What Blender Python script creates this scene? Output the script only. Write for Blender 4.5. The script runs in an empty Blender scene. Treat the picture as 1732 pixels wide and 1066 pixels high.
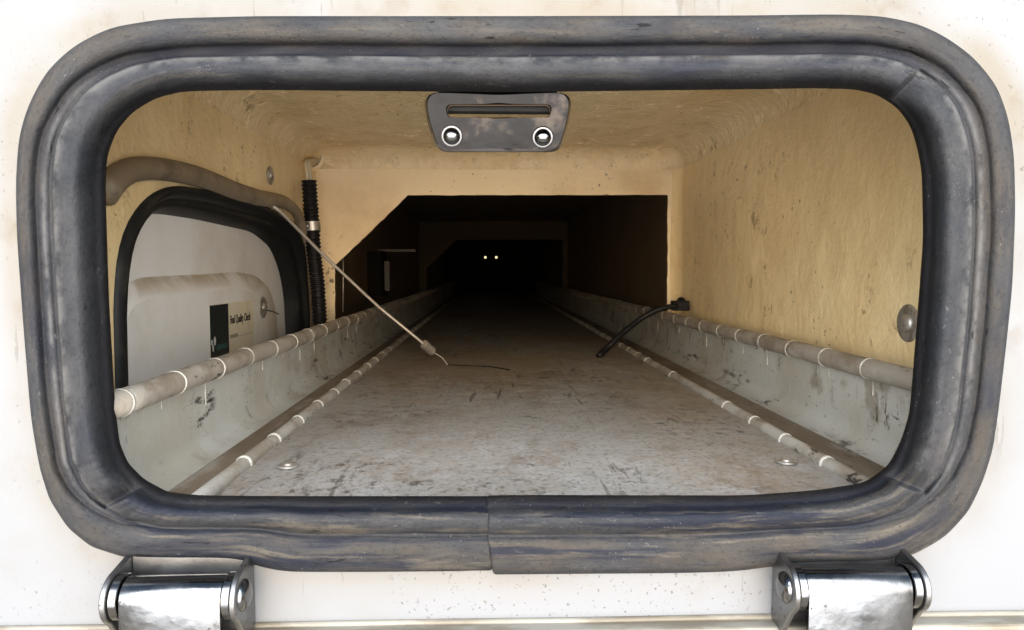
import bpy, bmesh, math, random
from mathutils import Vector, Matrix, noise
random.seed(7)
R = math.radians
sc = bpy.context.scene
col = sc.collection
# ------------------------------------------------------------------ camera, sky, sun, exposure
FPX = 1200.0                                     # focal length in photograph pixels (1732 wide)
PITCH = math.atan(75 / FPX)
YAW = math.atan(38 / FPX * math.cos(PITCH))
cam = bpy.data.cameras.new('camera'); cam.sensor_width = 36; cam.lens = 36 * FPX / 1732
cam.clip_start = .01; cam.clip_end = 2000
co = bpy.data.objects.new('camera', cam); col.objects.link(co); sc.camera = co
co.rotation_euler = (math.pi / 2 - PITCH, 0, -YAW)
SUN_EL, SUN_AZ = 11, 0
w = bpy.data.worlds.new('World'); sc.world = w; w.use_nodes = True
nt = w.node_tree; nt.nodes.clear()
sky = nt.nodes.new('ShaderNodeTexSky'); sky.sky_type = 'NISHITA'; sky.sun_disc = False
sky.sun_elevation = R(SUN_EL); sky.sun_rotation = R(180 + SUN_AZ)
bg = nt.nodes.new('ShaderNodeBackground'); bg.inputs[1].default_value = .06
wo = nt.nodes.new('ShaderNodeOutputWorld')
nt.links.new(sky.outputs[0], bg.inputs[0]); nt.links.new(bg.outputs[0], wo.inputs[0])
sl = bpy.data.lights.new('fill_sun', 'SUN'); sl.energy = 3; sl.angle = R(104); sl.color = (.97, .985, 1)  # added wide frontal fill, reaches below the horizon to brighten the compartment
so = bpy.data.objects.new('fill_sun', sl); col.objects.link(so)
so.rotation_euler = (R(90 - SUN_EL), 0, R(-SUN_AZ))
vs = sc.view_settings; vs.view_transform = 'Standard'; vs.look = 'None'; vs.gamma = 1; vs.use_curve_mapping = False
vs.exposure = 2.05
cy = sc.cycles; cy.use_denoising = True; cy.max_bounces = 10; cy.diffuse_bounces = 8; cy.glossy_bounces = 5
cy.sample_clamp_indirect = 6; cy.caustics_reflective = False; cy.caustics_refractive = False

# ------------------------------------------------------------------ measuring helpers: photograph point -> place on a plane
_fw = Vector((math.sin(YAW) * math.cos(PITCH), math.cos(YAW) * math.cos(PITCH), -math.sin(PITCH)))
_rt = Vector((math.cos(YAW), -math.sin(YAW), 0)); _up = _rt.cross(_fw)
def _ray(x, y): return _fw * FPX + _rt * (x - 866) + _up * (533 - y)
def onY(x, y, Y): r = _ray(x, y); return r * (Y / r.y)
def onX(x, y, X): r = _ray(x, y); return r * (X / r.x)
def onZ(x, y, Z): r = _ray(x, y); return r * (Z / r.z)

# ------------------------------------------------------------------ materials
def M(name, base, rough=.5, metal=0., layers=(), bump=(), spec=.5, coat=0., uv=False, rvar=0.):
    m = bpy.data.materials.new(name); m.use_nodes = True
    t = m.node_tree; N = t.nodes; L = t.links
    p = N['Principled BSDF']
    p.inputs['Roughness'].default_value = rough; p.inputs['Metallic'].default_value = metal
    p.inputs['Specular IOR Level'].default_value = spec; p.inputs['Coat Weight'].default_value = coat
    p.inputs['Coat Roughness'].default_value = .25
    tc = N.new('ShaderNodeTexCoord'); src = tc.outputs['UV' if uv else 'Object']
    def tex(scale, detail=6, stretch=(1, 1, 1), dist=0., kind='noise', off=0., rg=.6):
        mp = N.new('ShaderNodeMapping'); mp.inputs['Scale'].default_value = stretch
        mp.inputs['Location'].default_value = (off, off * .7, off * 1.3)
        L.new(src, mp.inputs[0])
        if kind == 'vor':
            n = N.new('ShaderNodeTexVoronoi'); n.inputs['Scale'].default_value = scale
            L.new(mp.outputs[0], n.inputs[0]); return n.outputs['Distance']
        n = N.new('ShaderNodeTexNoise'); n.inputs['Scale'].default_value = scale
        n.inputs['Detail'].default_value = detail; n.inputs['Distortion'].default_value = dist
        n.inputs['Roughness'].default_value = rg
        L.new(mp.outputs[0], n.inputs[0]); return n.outputs['Fac']
    def ramp(v, lo, hi, fac=1.):
        r = N.new('ShaderNodeMapRange'); r.inputs[1].default_value = lo; r.inputs[2].default_value = hi
        r.inputs[3].default_value = 0; r.inputs[4].default_value = fac; r.interpolation_type = 'SMOOTHSTEP'
        L.new(v, r.inputs[0]); return r.outputs[0]
    def mul(a, b):
        k = N.new('ShaderNodeMath'); k.operation = 'MULTIPLY'; L.new(a, k.inputs[0]); L.new(b, k.inputs[1]); return k.outputs[0]
    cur = None
    for i, l in enumerate(layers):
        if l.get('attr'):
            a = N.new('ShaderNodeAttribute'); a.attribute_name = l['attr']; f = ramp(a.outputs['Fac'], 0, 1, l.get('fac', 1))
            if 'scale' in l:
                f = mul(f, ramp(tex(l['scale'], l.get('detail', 6), l.get('stretch', (1, 1, 1)), off=i * 3.1), l['lo'], l['hi'], 1))
        else:
            f = ramp(tex(l['scale'], l.get('detail', 6), l.get('stretch', (1, 1, 1)), l.get('dist', 0), l.get('kind', 'noise'), i * 3.1 + l.get('off', 0), l.get('rg', .6)), l['lo'], l['hi'], l.get('fac', 1))
            if 'mask' in l:
                ms, mlo, mhi = l['mask']
                f = mul(f, ramp(tex(ms, 3, off=i * 5.3 + 1), mlo, mhi))
            if 'v' in l:                               # band across the second UV coordinate (a strip of the thing)
                sep = N.new('ShaderNodeSeparateXYZ'); L.new(tc.outputs['UV'], sep.inputs[0])
                f = mul(f, mul(ramp(sep.outputs[1], l['v'][0], l['v'][1]), ramp(sep.outputs[1], l['v'][3], l['v'][2])))
        mx = N.new('ShaderNodeMix'); mx.data_type = 'RGBA'
        L.new(f, mx.inputs[0])
        if cur is None: mx.inputs[6].default_value = (*base, 1)
        else: L.new(cur, mx.inputs[6])
        mx.inputs[7].default_value = (*l['color'], 1)
        cur = mx.outputs[2]
    if cur is None: p.inputs['Base Color'].default_value = (*base, 1)
    else: L.new(cur, p.inputs['Base Color'])
    if rvar:
        r = N.new('ShaderNodeMapRange'); r.inputs[1].default_value = .3; r.inputs[2].default_value = .7
        r.inputs[3].default_value = max(.02, rough - rvar); r.inputs[4].default_value = min(1, rough + rvar)
        L.new(tex(40, 8, off=9), r.inputs[0]); L.new(r.outputs[0], p.inputs['Roughness'])
    prev = None
    for i, b in enumerate(bump):
        bn = N.new('ShaderNodeBump'); bn.inputs['Strength'].default_value = b[1]; bn.inputs['Distance'].default_value = b[2]
        L.new(tex(b[0], b[4] if len(b) > 4 else 4, b[3] if len(b) > 3 else (1, 1, 1), b[5] if len(b) > 5 else 0, off=20 + i), bn.inputs['Height'])
        if prev: L.new(prev, bn.inputs['Normal'])
        prev = bn.outputs[0]
    if prev: L.new(prev, p.inputs['Normal'])
    return m

SPECK = dict(color=(.05, .04, .03), scale=90, lo=.70, hi=.76, detail=3, mask=(7, .48, .62))
MT = {}
MT['panel'] = M('white_gelcoat', (.188, .200, .220), .4, bump=((3, .25, .01), (160, .05, .001)), spec=.25, layers=(
    dict(color=(.140, .118, .080), attr='stain', scale=8, lo=.20, hi=.60, fac=.72),
    dict(color=(.10, .07, .036), attr='stain', scale=30, lo=.50, hi=.70, fac=.45),
    dict(color=(.158, .160, .158), scale=5, lo=.45, hi=.70, fac=.7),
    dict(color=(.06, .055, .05), scale=420, lo=.64, hi=.69, detail=2, mask=(3.2, .52, .62), fac=.7),
    dict(color=(.09, .075, .06), scale=150, lo=.655, hi=.70, detail=4, mask=(5, .54, .62), fac=.8),
    dict(color=(.09, .085, .075), scale=50, lo=.63, hi=.64, stretch=(3.5, 1, .35), mask=(6, .50, .60), dist=.25, fac=.6)))
MT['ledge'] = M('dirty_gelcoat_ledge', (.26, .25, .22), .4, layers=(
    dict(color=(.13, .11, .08), scale=14, lo=.38, hi=.62, stretch=(1, 4, 4), fac=.9),
    dict(color=(.03, .025, .02), scale=150, lo=.62, hi=.67, mask=(9, .48, .6))), bump=((60, .2, .002),))
MT['rubber'] = M('weathered_black_rubber', (.025, .0275, .033), .7, spec=.12, uv=True, rvar=.1, layers=(
    dict(color=(.042, .0435, .048), scale=3, lo=.36, hi=.64, stretch=(1, .45, 1), rg=.6, fac=.8),
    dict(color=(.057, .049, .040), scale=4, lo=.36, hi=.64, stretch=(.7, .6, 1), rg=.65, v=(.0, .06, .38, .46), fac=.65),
    dict(color=(.010, .013, .024), attr='streak', scale=3, lo=.50, hi=.60, stretch=(.30, 1.3, 1), detail=8, fac=.85),
    dict(color=(.092, .083, .070), attr='streak', scale=6, lo=.51, hi=.64, stretch=(.35, 1.1, 1), detail=9, fac=.75),
    dict(color=(.014, .017, .027), scale=3, lo=.52, hi=.68, stretch=(.6, .5, 1), rg=.6, fac=.6),
    dict(color=(.012, .013, .016), scale=70, lo=.50, hi=.68, stretch=(1, .4, 1), rg=.7, fac=.55),
    dict(color=(.009, .010, .016), attr='recess_shade', fac=.9),  # groove shade along the top, put into the rubber colour
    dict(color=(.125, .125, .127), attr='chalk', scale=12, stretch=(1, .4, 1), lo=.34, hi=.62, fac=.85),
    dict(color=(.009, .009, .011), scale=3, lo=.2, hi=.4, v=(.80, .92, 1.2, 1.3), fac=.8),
    dict(color=(.12, .12, .118), scale=26, lo=.58, hi=.66, detail=8, stretch=(1, .5, 1), rg=.75, mask=(2.2, .50, .62), fac=.45),
    dict(color=(.005, .005, .005), scale=18, lo=.635, hi=.65, detail=6, stretch=(.5, .8, 1), mask=(3, .54, .6), fac=.8),
    dict(color=(.22, .21, .20), scale=140, lo=.68, hi=.72, detail=2, stretch=(1, .4, 1), mask=(4, .54, .62), fac=.6)),
    bump=((10, .3, .004, (1, .5, 1), 5), (90, .35, .0008, (1, .4, 1), 4)))
CREAM = (.86, .69, .40)
FIB = (dict(color=(.70, .51, .26), scale=5, lo=.40, hi=.68, fac=.6),
       dict(color=(.72, .54, .29), scale=40, lo=.45, hi=.65, stretch=(1, 1, .4), fac=.5),
       dict(color=(.20, .13, .06), scale=30, lo=.565, hi=.64, rg=.78, detail=9, mask=(5, .48, .57), fac=.7),
       dict(color=(.05, .035, .02), scale=130, lo=.65, hi=.69, detail=3, mask=(8, .48, .6), fac=.9))
MT['cream'] = M('cream_fibreglass', CREAM, .38, layers=FIB, bump=((9, .5, .012), (95, .32, .003, (1, 1, .7), 6, .7), (260, .6, .0012)), spec=.5, rvar=.12)
MT['cream_top'] = M('cream_fibreglass_glossy', (.90, .74, .46), .22, layers=FIB, bump=((10, .5, .012), (110, 1., .0036, (1, 1, 1), 5, .8)), spec=.8, rvar=.08)
MT['bulk'] = M('cream_painted_bulkhead', (.90, .75, .50), .42, layers=(
    dict(color=(.58, .42, .22), scale=6, lo=.42, hi=.7, fac=.6),
    dict(color=(.13, .09, .05), scale=55, lo=.57, hi=.62, rg=.75, mask=(8, .54, .61), fac=.85),
    dict(color=(.05, .035, .02), scale=140, lo=.64, hi=.68, mask=(6, .48, .6), fac=.9)),
    bump=((12, .4, .008), (110, .4, .0015)), rvar=.1)
MT['edge'] = M('cut_board_edge', (.22, .16, .10), .8, bump=((90, .5, .002),))
MT['floor'] = M('worn_grey_floor_paint', (.29, .284, .272), .45, rvar=.12, layers=(
    dict(color=(.245, .198, .150), scale=3.0, lo=.36, hi=.60, stretch=(1, .6, 1), rg=.65, fac=.85),
    dict(color=(.38, .395, .415), scale=60, lo=.47, hi=.64, stretch=(1, .8, 1), rg=.85, detail=9, mask=(5, .42, .58), fac=.65),
    dict(color=(.150, .108, .072), scale=9, lo=.50, hi=.68, stretch=(1.2, .7, 1), rg=.8, detail=9, fac=.65),
    dict(color=(.04, .037, .032), scale=75, lo=.535, hi=.59, stretch=(.9, .8, 1), rg=.8, detail=9, mask=(6, .46, .58), fac=.8),
    dict(color=(.045, .038, .032), scale=40, lo=.585, hi=.605, stretch=(2.2, .2, 1), rg=.7, mask=(5, .45, .57), dist=.5, fac=.65),
    dict(color=(.028, .024, .02), scale=13, lo=.575, hi=.625, stretch=(.8, .7, 1), rg=.9, detail=12, fac=.85),
    dict(color=(.10, .085, .07), scale=300, lo=.52, hi=.66, stretch=(1, .7, 1), detail=4, fac=.5)),
    bump=((60, .35, .002), (220, .45, .0009)))
MT['channel'] = M('dusty_floor_channel', (.22, .18, .135), .6, layers=(
    dict(color=(.12, .085, .052), scale=6, lo=.35, hi=.62, stretch=(2, .6, 1), rg=.7, fac=.9),
    dict(color=(.33, .31, .28), scale=20, lo=.53, hi=.68, stretch=(3, .6, 1), fac=.5),
    dict(color=(.03, .026, .02), scale=80, lo=.60, hi=.65, mask=(8, .46, .6), fac=.8)),
    bump=((70, .3, .002), (240, .3, .0008)))
MT['side'] = M('pale_scuffed_paint', (.48, .485, .46), .42, layers=(
    dict(color=(.39, .365, .305), scale=9, lo=.42, hi=.62, fac=.7),
    dict(color=(.20, .155, .105), scale=28, lo=.53, hi=.66, mask=(7, .42, .56), fac=.6),
    dict(color=(.02, .018, .015), scale=34, lo=.55, hi=.60, stretch=(1, .40, 1.7), rg=.8, detail=9, mask=(8, .45, .54), fac=.95),
    dict(color=(.03, .026, .02), scale=55, lo=.575, hi=.61, stretch=(1, 1.6, .5), rg=.75, mask=(8, .48, .58), off=4, fac=.85),
    dict(color=(.025, .022, .018), scale=200, lo=.62, hi=.67, mask=(10, .45, .58), fac=.9)),
    bump=((20, .3, .004), (130, .3, .001)), rvar=.1)
MT['rail'] = M('dusty_grey_rail_wrap', (.32, .29, .25), .55, layers=(
    dict(color=(.20, .16, .12), scale=22, lo=.42, hi=.62, rg=.7, fac=.85),
    dict(color=(.42, .40, .36), scale=40, lo=.52, hi=.66, stretch=(1, .5, 1), fac=.7),
    dict(color=(.03, .026, .022), scale=70, lo=.57, hi=.62, stretch=(1, .4, 1), rg=.75, mask=(12, .48, .58), fac=.9)),
    bump=((80, .35, .0015), (260, .3, .0006)))
MT['cord'] = M('pale_cord_sheath', (.40, .385, .35), .55, layers=(
    dict(color=(.24, .20, .155), scale=20, lo=.42, hi=.62, rg=.7, fac=.8),
    dict(color=(.02, .018, .016), scale=60, lo=.55, hi=.60, stretch=(1, .5, 1), rg=.75, mask=(10, .48, .57), fac=.9)),
    bump=((80, .35, .0015), (260, .3, .0006)))
MT['band'] = M('white_sealant', (.60, .58, .53), .5, layers=(dict(color=(.33, .29, .23), scale=60, lo=.48, hi=.64, fac=.8),), bump=((150, .4, .001),))
STEEL = (dict(color=(.10, .094, .088), scale=30, lo=.47, hi=.68, rg=.75, fac=.5), dict(color=(.25, .245, .235), scale=70, lo=.54, hi=.66, stretch=(1.6, 1, .6), rg=.75, fac=.5),
         dict(color=(.03, .022, .016), scale=260, lo=.64, hi=.69, detail=3, mask=(20, .48, .6), fac=.9))
MT['steel'] = M('stainless_steel', (.21, .213, .22), .2, 1., layers=STEEL, bump=((14, .25, .004), (160, .10, .0005, (2, 1, .5)), (300, .12, .0004)), rvar=.1)
MT['steel_dull'] = M('brushed_steel', (.25, .254, .262), .38, 1., layers=STEEL, bump=((30, .15, .002), (300, .15, .0005)), rvar=.1)
MT['dark_chrome'] = M('dark_reflection_chrome', (.024, .022, .021), .2, 1., layers=(  # base darkened to stand in for dark reflections on the plate
    dict(color=(.09, .07, .055), scale=40, lo=.54, hi=.68, fac=.6),
    dict(color=(.018, .016, .015), scale=22, lo=.45, hi=.65, fac=.6)), bump=((60, .2, .001),), rvar=.08, spec=.3)
MT['edge_chrome'] = M('worn_highlight_chrome', (.50, .48, .47), .22, 1., layers=(dict(color=(.05, .04, .035), scale=60, lo=.5, hi=.62, fac=.8),), bump=((120, .2, .0006),))  # lighter base stands in for the highlight on the rounded edge
MT['copper'] = M('rusty_metal_edge', (.36, .23, .15), .6, .3, bump=((200, .4, .0006),))
MT['door'] = M('white_door_moulding', (.80, .80, .80), .36, layers=(
    dict(color=(.60, .55, .47), scale=7, lo=.42, hi=.7, fac=.7),
    dict(color=(.25, .21, .16), scale=80, lo=.69, hi=.75, mask=(9, .48, .6), fac=.8)), bump=((6, .2, .008), (120, .12, .001)))
MT['door_dust'] = M('dusty_door_bevel', (.76, .75, .74), .5, layers=(dict(color=(.40, .31, .21), attr='dust', scale=18, lo=.30, hi=.62, fac=.9),
    dict(color=(.60, .55, .47), scale=7, lo=.42, hi=.7, fac=.6)), bump=((120, .2, .001),))
MT['hose'] = M('dusty_brown_rubber', (.20, .155, .105), .6, layers=(
    dict(color=(.33, .27, .19), scale=16, lo=.45, hi=.7, rg=.7, fac=.8),
    dict(color=(.09, .07, .05), scale=22, lo=.5, hi=.72, rg=.7, fac=.8)), bump=((90, .3, .001),))
MT['black'] = M('black_rubber', (.012, .013, .014), .5, spec=.2, layers=(dict(color=(.06, .055, .045), scale=18, lo=.55, hi=.8, fac=.7),), bump=((80, .2, .001),))
MT['plastic'] = M('black_plastic', (.010, .010, .011), .45, spec=.2)
MT['wire'] = M('cream_wire_sheath', (.62, .55, .38), .45)
MT['white_wire'] = M('white_wire_sheath', (.52, .47, .36), .45)
MT['cable'] = M('grey_steel_cable', (.46, .43, .40), .45, .6, bump=((900, .5, .0005, (1, 1, 3)),))
MT['stick_black'] = M('sticker_black', (.010, .016, .018), .45)
MT['stick_cream'] = M('sticker_cream', (.70, .64, .50), .5, layers=(dict(color=(.55, .48, .36), scale=30, lo=.45, hi=.7, fac=.6),))
MT['stick_white'] = M('sticker_white_print', (.72, .74, .72), .5)
MT['stick_teal'] = M('sticker_teal_print', (.03, .09, .10), .5)
MT['ink'] = M('sticker_ink', (.03, .028, .025), .5)
MT['ink_faint'] = M('sticker_faded_ink', (.34, .30, .23), .6)
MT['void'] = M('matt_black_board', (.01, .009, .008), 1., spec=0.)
MT['void2'] = M('shaded_bulkhead_board', (.05, .04, .028), .8, spec=.2)  # far bulkhead, its colour darkened to deepen the tunnel shade
MT['tunnel'] = M('shaded_tunnel_board', (.13, .09, .05), .6, layers=(dict(color=(.09, .06, .03), scale=6, lo=.4, hi=.7, fac=.8),), bump=((60, .4, .003),))  # walls past the bulkhead, unlit depth put into the board colour
MT['dim'] = M('dull_galvanised', (.06, .058, .052), .6, .3)
MT['bolt'] = M('zinc_plated_steel', (.50, .48, .45), .42, .75, layers=(dict(color=(.22, .17, .12), scale=120, lo=.48, hi=.64, fac=.7),), bump=((200, .3, .0006),))
MT['bare'] = M('bare_aluminium', (.55, .54, .52), .4, .8)
MT['ground'] = M('dry_dusty_ground', (.50, .43, .35), .9, layers=(
    dict(color=(.24, .20, .15), scale=2.2, lo=.4, hi=.66, fac=.8), dict(color=(.42, .36, .28), scale=14, lo=.5, hi=.7, fac=.7)), bump=((30, .5, .02),))

# ------------------------------------------------------------------ object helpers
def mk(name, V, F, mat, parent=None, smooth=True, kind=None, label=None, cat=None, group=None, uv=None, auto=None):
    me = bpy.data.meshes.new(name); me.from_pydata([tuple(v) for v in V], [], F); me.materials.append(mat)
    if smooth:
        me.polygons.foreach_set('use_smooth', [True] * len(me.polygons))
    if uv:
        ul = me.uv_layers.new(name='UVMap')
        for lp in me.loops: ul.data[lp.index].uv = uv[lp.vertex_index]
    o = bpy.data.objects.new(name, me); col.objects.link(o)
    if auto is not None:
        me.shade_smooth(); me.set_sharp_from_angle(angle=R(auto))
    if parent: adopt(o, parent)
    tag(o, label, cat, group, kind)
    return o
def tag(o, label=None, cat=None, group=None, kind=None):
    if label: o['label'] = label
    if cat: o['category'] = cat
    if group: o['group'] = group
    if kind: o['kind'] = kind
    return o
def adopt(o, root):
    base = Vector((0, 0, 0)); r = root
    while r: base += r.location; r = r.parent
    o.parent = root; o.location = Vector(o.location) - base
def thing(name, loc, label, cat, group=None):
    o = bpy.data.objects.new(name, None); o.empty_display_size = .02; col.objects.link(o); o.location = loc
    return tag(o, label, cat, group)
def fix(o): bm = bmesh.new(); bm.from_mesh(o.data); bmesh.ops.remove_doubles(bm, verts=bm.verts, dist=1e-6); bmesh.ops.recalc_face_normals(bm, faces=bm.faces); bm.to_mesh(o.data); bm.free(); return o
def bevel(o, wdt, seg=2):
    m = o.modifiers.new('bevel', 'BEVEL'); m.width = wdt; m.segments = seg; m.limit_method = 'ANGLE'; m.angle_limit = R(35); return o
def resample(pts, n):
    pts = [Vector(p) for p in pts]; d = [0]
    for a, b in zip(pts, pts[1:]): d.append(d[-1] + (b - a).length)
    out = []; j = 0
    for i in range(n):
        s = d[-1] * i / (n - 1)
        while j < len(d) - 2 and d[j + 1] < s: j += 1
        k = (s - d[j]) / max(1e-12, d[j + 1] - d[j]); out.append(pts[j].lerp(pts[j + 1], min(1, max(0, k))))
    return out
def smooth_line(p, it):
    p = [Vector(v) for v in p]
    for _ in range(it):
        p = [p[0]] + [(p[i - 1] + p[i] * 2 + p[i + 1]) / 4 for i in range(1, len(p) - 1)] + [p[-1]]
    return p
def tube_data(pts, rad, n=10, caps=True):
    V = []; F = []; m = len(pts); nrm = None
    for i, p in enumerate(pts):
        t = (pts[min(i + 1, m - 1)] - pts[max(i - 1, 0)]).normalized()
        if nrm is None: nrm = t.orthogonal().normalized()
        nrm = (nrm - t * nrm.dot(t)).normalized(); b = t.cross(nrm)
        r = rad(i / (m - 1)) if callable(rad) else rad
        for k in range(n):
            a = 2 * math.pi * k / n; V.append(p + nrm * math.cos(a) * r + b * math.sin(a) * r)
    for i in range(m - 1):
        for k in range(n):
            F.append((i * n + k, i * n + (k + 1) % n, (i + 1) * n + (k + 1) % n, (i + 1) * n + k))
    if caps: F.append(tuple(range(n))[::-1]); F.append(tuple((m - 1) * n + k for k in range(n)))
    return V, F
def tube(name, pts, rad, mat, parent=None, n=10, seg=40, sm=6, **kw):
    p = smooth_line(resample(pts, seg), sm); return mk(name, *tube_data(p, rad, n), mat, parent, **kw)
def loft(loops, closed=True):
    n = len(loops[0]); V = [v for l in loops for v in l]; F = []
    for i in range(len(loops) - 1):
        for k in range(n if closed else n - 1):
            a, b = i * n + k, i * n + (k + 1) % n
            F.append((a, b, b + n, a + n))
    return V, F
def box_data(x0, x1, y0, y1, z0, z1):
    V = [(x, y, z) for x in (x0, x1) for y in (y0, y1) for z in (z0, z1)]
    return V, [(0, 1, 3, 2), (4, 6, 7, 5), (0, 4, 5, 1), (2, 3, 7, 6), (0, 2, 6, 4), (1, 5, 7, 3)]
def lathe(name, prof, axis, origin, mat, parent=None, n=24, **kw):          # prof: (radius, height along axis)
    ax = Vector(axis).normalized(); u = ax.orthogonal().normalized(); v = ax.cross(u); origin = Vector(origin)
    V = []; F = []
    for r, h in prof:
        for k in range(n):
            a = 2 * math.pi * k / n; V.append(origin + ax * h + (u * math.cos(a) + v * math.sin(a)) * r)
    for i in range(len(prof) - 1):
        for k in range(n): F.append((i * n + k, i * n + (k + 1) % n, (i + 1) * n + (k + 1) % n, (i + 1) * n + k))
    F.append(tuple(range(n))[::-1]); F.append(tuple((len(prof) - 1) * n + k for k in range(n)))
    return mk(name, V, F, mat, parent, auto=40, **kw)
def dome(r, h, base=0., m=6): return [(r, base)] + [(r * math.cos(math.pi / 2 * i / m), base + h * math.sin(math.pi / 2 * i / m)) for i in range(1, m)] + [(r * .04, base + h)]
def ns(*a): return noise.noise(Vector(a))

# ------------------------------------------------------------------ places
PY = .400                       # outer face of the body panel
FZ = -.1425                     # compartment floor
RZ = -.079                      # centre height of both rails
LX, RX = -.295, .330            # inside faces of the side walls
CZ = .207                       # ceiling
BY, BY2, EY = 1.23, 3.0, 4.6    # bulkheads and far end
RLX, RRX = -.222, .307          # rail centre lines
RR = .0083

# ================================================================== setting
ground = mk('ground', [(x, y, -1.05) for x, y in ((-3, -1.5), (3, -1.5), (3, 6), (-3, 6))], [(0, 1, 2, 3)], MT['ground'], kind='structure')

# ---- door seal contour (photograph outline of the rubber, outside and inside edge), starting at the joint below
OUT = [[(838, 966), (635, 968), (475, 968), (445, 962), (420, 950), (380, 946), (306, 946), (215, 945)],
       [(215, 945), (153, 925), (114, 893), (83, 845), (66, 790)],
       [(66, 790), (52, 710), (39, 552), (28, 400), (26, 310)],
       [(26, 310), (31, 232), (46, 180), (77, 121), (124, 77), (186, 46), (279, 31)],
       [(279, 31), (433, 27), (860, 27), (1260, 26), (1415, 24)],
       [(1415, 24), (1492, 27), (1554, 40), (1600, 62), (1647, 96), (1687, 145), (1706, 198), (1716, 263)],
       [(1716, 263), (1718, 352), (1713, 484), (1702, 589), (1690, 690)],
       [(1690, 690), (1680, 760), (1664, 812), (1640, 864), (1600, 908), (1548, 938), (1500, 952)],
       [(1500, 952), (1420, 952), (1330, 955), (1290, 961), (1250, 967), (1150, 970), (829, 972)]]
INN = [[(832, 838), (600, 838), (437, 838), (340, 837)],
       [(340, 837), (284, 831), (245, 810), (218, 783), (203, 748)],
       [(203, 748), (195, 668), (186, 510), (181, 352), (180, 310)],
       [(180, 310), (183, 263), (198, 223), (223, 192), (263, 167), (310, 155)],
       [(310, 155), (433, 153), (860, 157), (1260, 152), (1384, 150)],
       [(1384, 150), (1446, 152), (1483, 161), (1517, 183), (1539, 214), (1551, 254), (1558, 294)],
       [(1558, 294), (1560, 405), (1552, 510), (1542, 636), (1537, 699)],
       [(1537, 699), (1521, 750), (1500, 788), (1460, 816), (1380, 828)],
       [(1380, 828), (1260, 837), (877, 836), (819, 837)]]
NSEG = [56, 60, 48, 50, 100, 60, 44, 60, 60]
def loop_px(S, sm=10):
    out = []
    for s, n in zip(S, NSEG):
        out += [Vector((a, b, 0)) for a, b in [(v.x, v.y) for v in resample([(x, y, 0) for x, y in s], n + 1)[:-1]]]
    out.append(Vector((*S[-1][-1], 0)))
    return smooth_line(out, sm)
LO, LI = loop_px(OUT), loop_px(INN)
NL = len(LO)
cum = [0]
for n in NSEG: cum.append(cum[-1] + n)
def side_w(i):                                   # weights (bottom, left, top, right) along the seal
    def ss(a, b, x): x = min(1, max(0, (x - a) / (b - a))); return x * x * (3 - 2 * x)
    bl = ss(cum[1], cum[2], i); tl = ss(cum[3], cum[4], i); tr = ss(cum[5], cum[6], i); br = ss(cum[7], cum[8], i)
    return (1 - bl) + br, bl * (1 - tl), tl * (1 - tr), tr * (1 - br)
#        bottom left top right  |  heights bottom left top right (mm)
KN = [((0, 0, 0, 0), (-1, -1, -1, -1)),
      ((.015, .015, .015, .015), (4, 4, 4, 4)),
      ((.07, .05, .07, .05), (8, 8, 8, 8)),
      ((.24, .11, .22, .13), (11, 10, 10.5, 10)),
      ((.42, .18, .36, .23), (9, 7.5, 7, 8)),
      ((.465, .22, .39, .27), (6.5, 3.5, 2, 4)),
      ((.475, .25, .44, .30), (6.5, 4.5, 1.2, 5)),
      ((.485, .305, .49, .365), (6.5, 7.5, 1.2, 7.5)),
      ((.49, .36, .52, .42), (6.5, 6.0, 1.5, 6)),
      ((.50, .395, .53, .45), (6, 4, 3, 4)),
      ((.515, .415, .545, .47), (10, 11, 12, 11)),
      ((.57, .48, .61, .53), (15, 18, 18.5, 18)),
      ((.66, .59, .71, .64), (17, 21, 20, 21)),
      ((.75, .70, .83, .75), (15, 18, 16, 18)),
      ((.81, .81, .93, .84), (9, 9, 9, 9)),
      ((.84, .87, .965, .89), (3, 0, 3, 0)),
      ((.92, .935, .985, .945), (2, -1, 0, -1)),
      ((1, 1, 1, 1), (-7, -9, -5, -9)),
      ((.985, .985, .985, .985), (-30, -34, -30, -34))]
CREASE = [((cum[1] + cum[2]) / 2 - 1, -1), ((cum[5] + cum[6]) / 2 - 3, 1), ((cum[7] + cum[8]) / 2 + 2, 1)]
def seal_pt(i, k, lo=None):
    tb, hb = KN[k]; wv = side_w(i)
    t = sum(a * b for a, b in zip(tb, wv)); h = sum(a * b for a, b in zip(hb, wv))
    if 3 <= k <= 16:
        t += .011 * ns(i * .11, k * .35, 3) + .006 * ns(i * .4, k * .6, 9)
    if 9 <= k <= 15:
        h *= 1 + .12 * ns(i * .07, 2.2, 5) + .06 * ns(i * .35, k * .7, 1)
        for c, sg in CREASE:
            dlt = (i - c) * sg
            if c > cum[5] - 5 and c < cum[6]: dlt = -dlt
            if dlt > 0 or abs(dlt) < 1e-6: h *= 1 + .10 * math.exp(-(dlt / 6) ** 2); t += .0 
            else: h *= 1 - .80 * math.exp(-(dlt / 7.) ** 2)
    elif 1 <= k <= 8: h *= 1 + .08 * ns(i * .09, 7.7, k * .2)
    p = LO[i].lerp(LI[i], t)
    if i > cum[8] + 4 and k < 17:                # the end piece right of the joint sits a little lower and prouder
        q = max(0, (i - (NL - 26)) / 26); h += 1.2 * q
    if i < 5 and k < 17: h -= 1.2
    return onY(p.x, p.y, PY - h * .001)
loops = [[seal_pt(i, k) for i in range(NL)] for k in range(len(KN))]
V, F = loft(loops, closed=False)
arc = [0]
for i in range(1, NL): arc.append(arc[-1] + (loops[9][i] - loops[9][i - 1]).length)
uvs = [(arc[i] / .15 * .15 * 6, KN[k][0][0] if False else sum(a * b for a, b in zip(KN[k][0], side_w(i)))) for k in range(len(KN)) for i in range(NL)]
K = len(KN)
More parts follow.
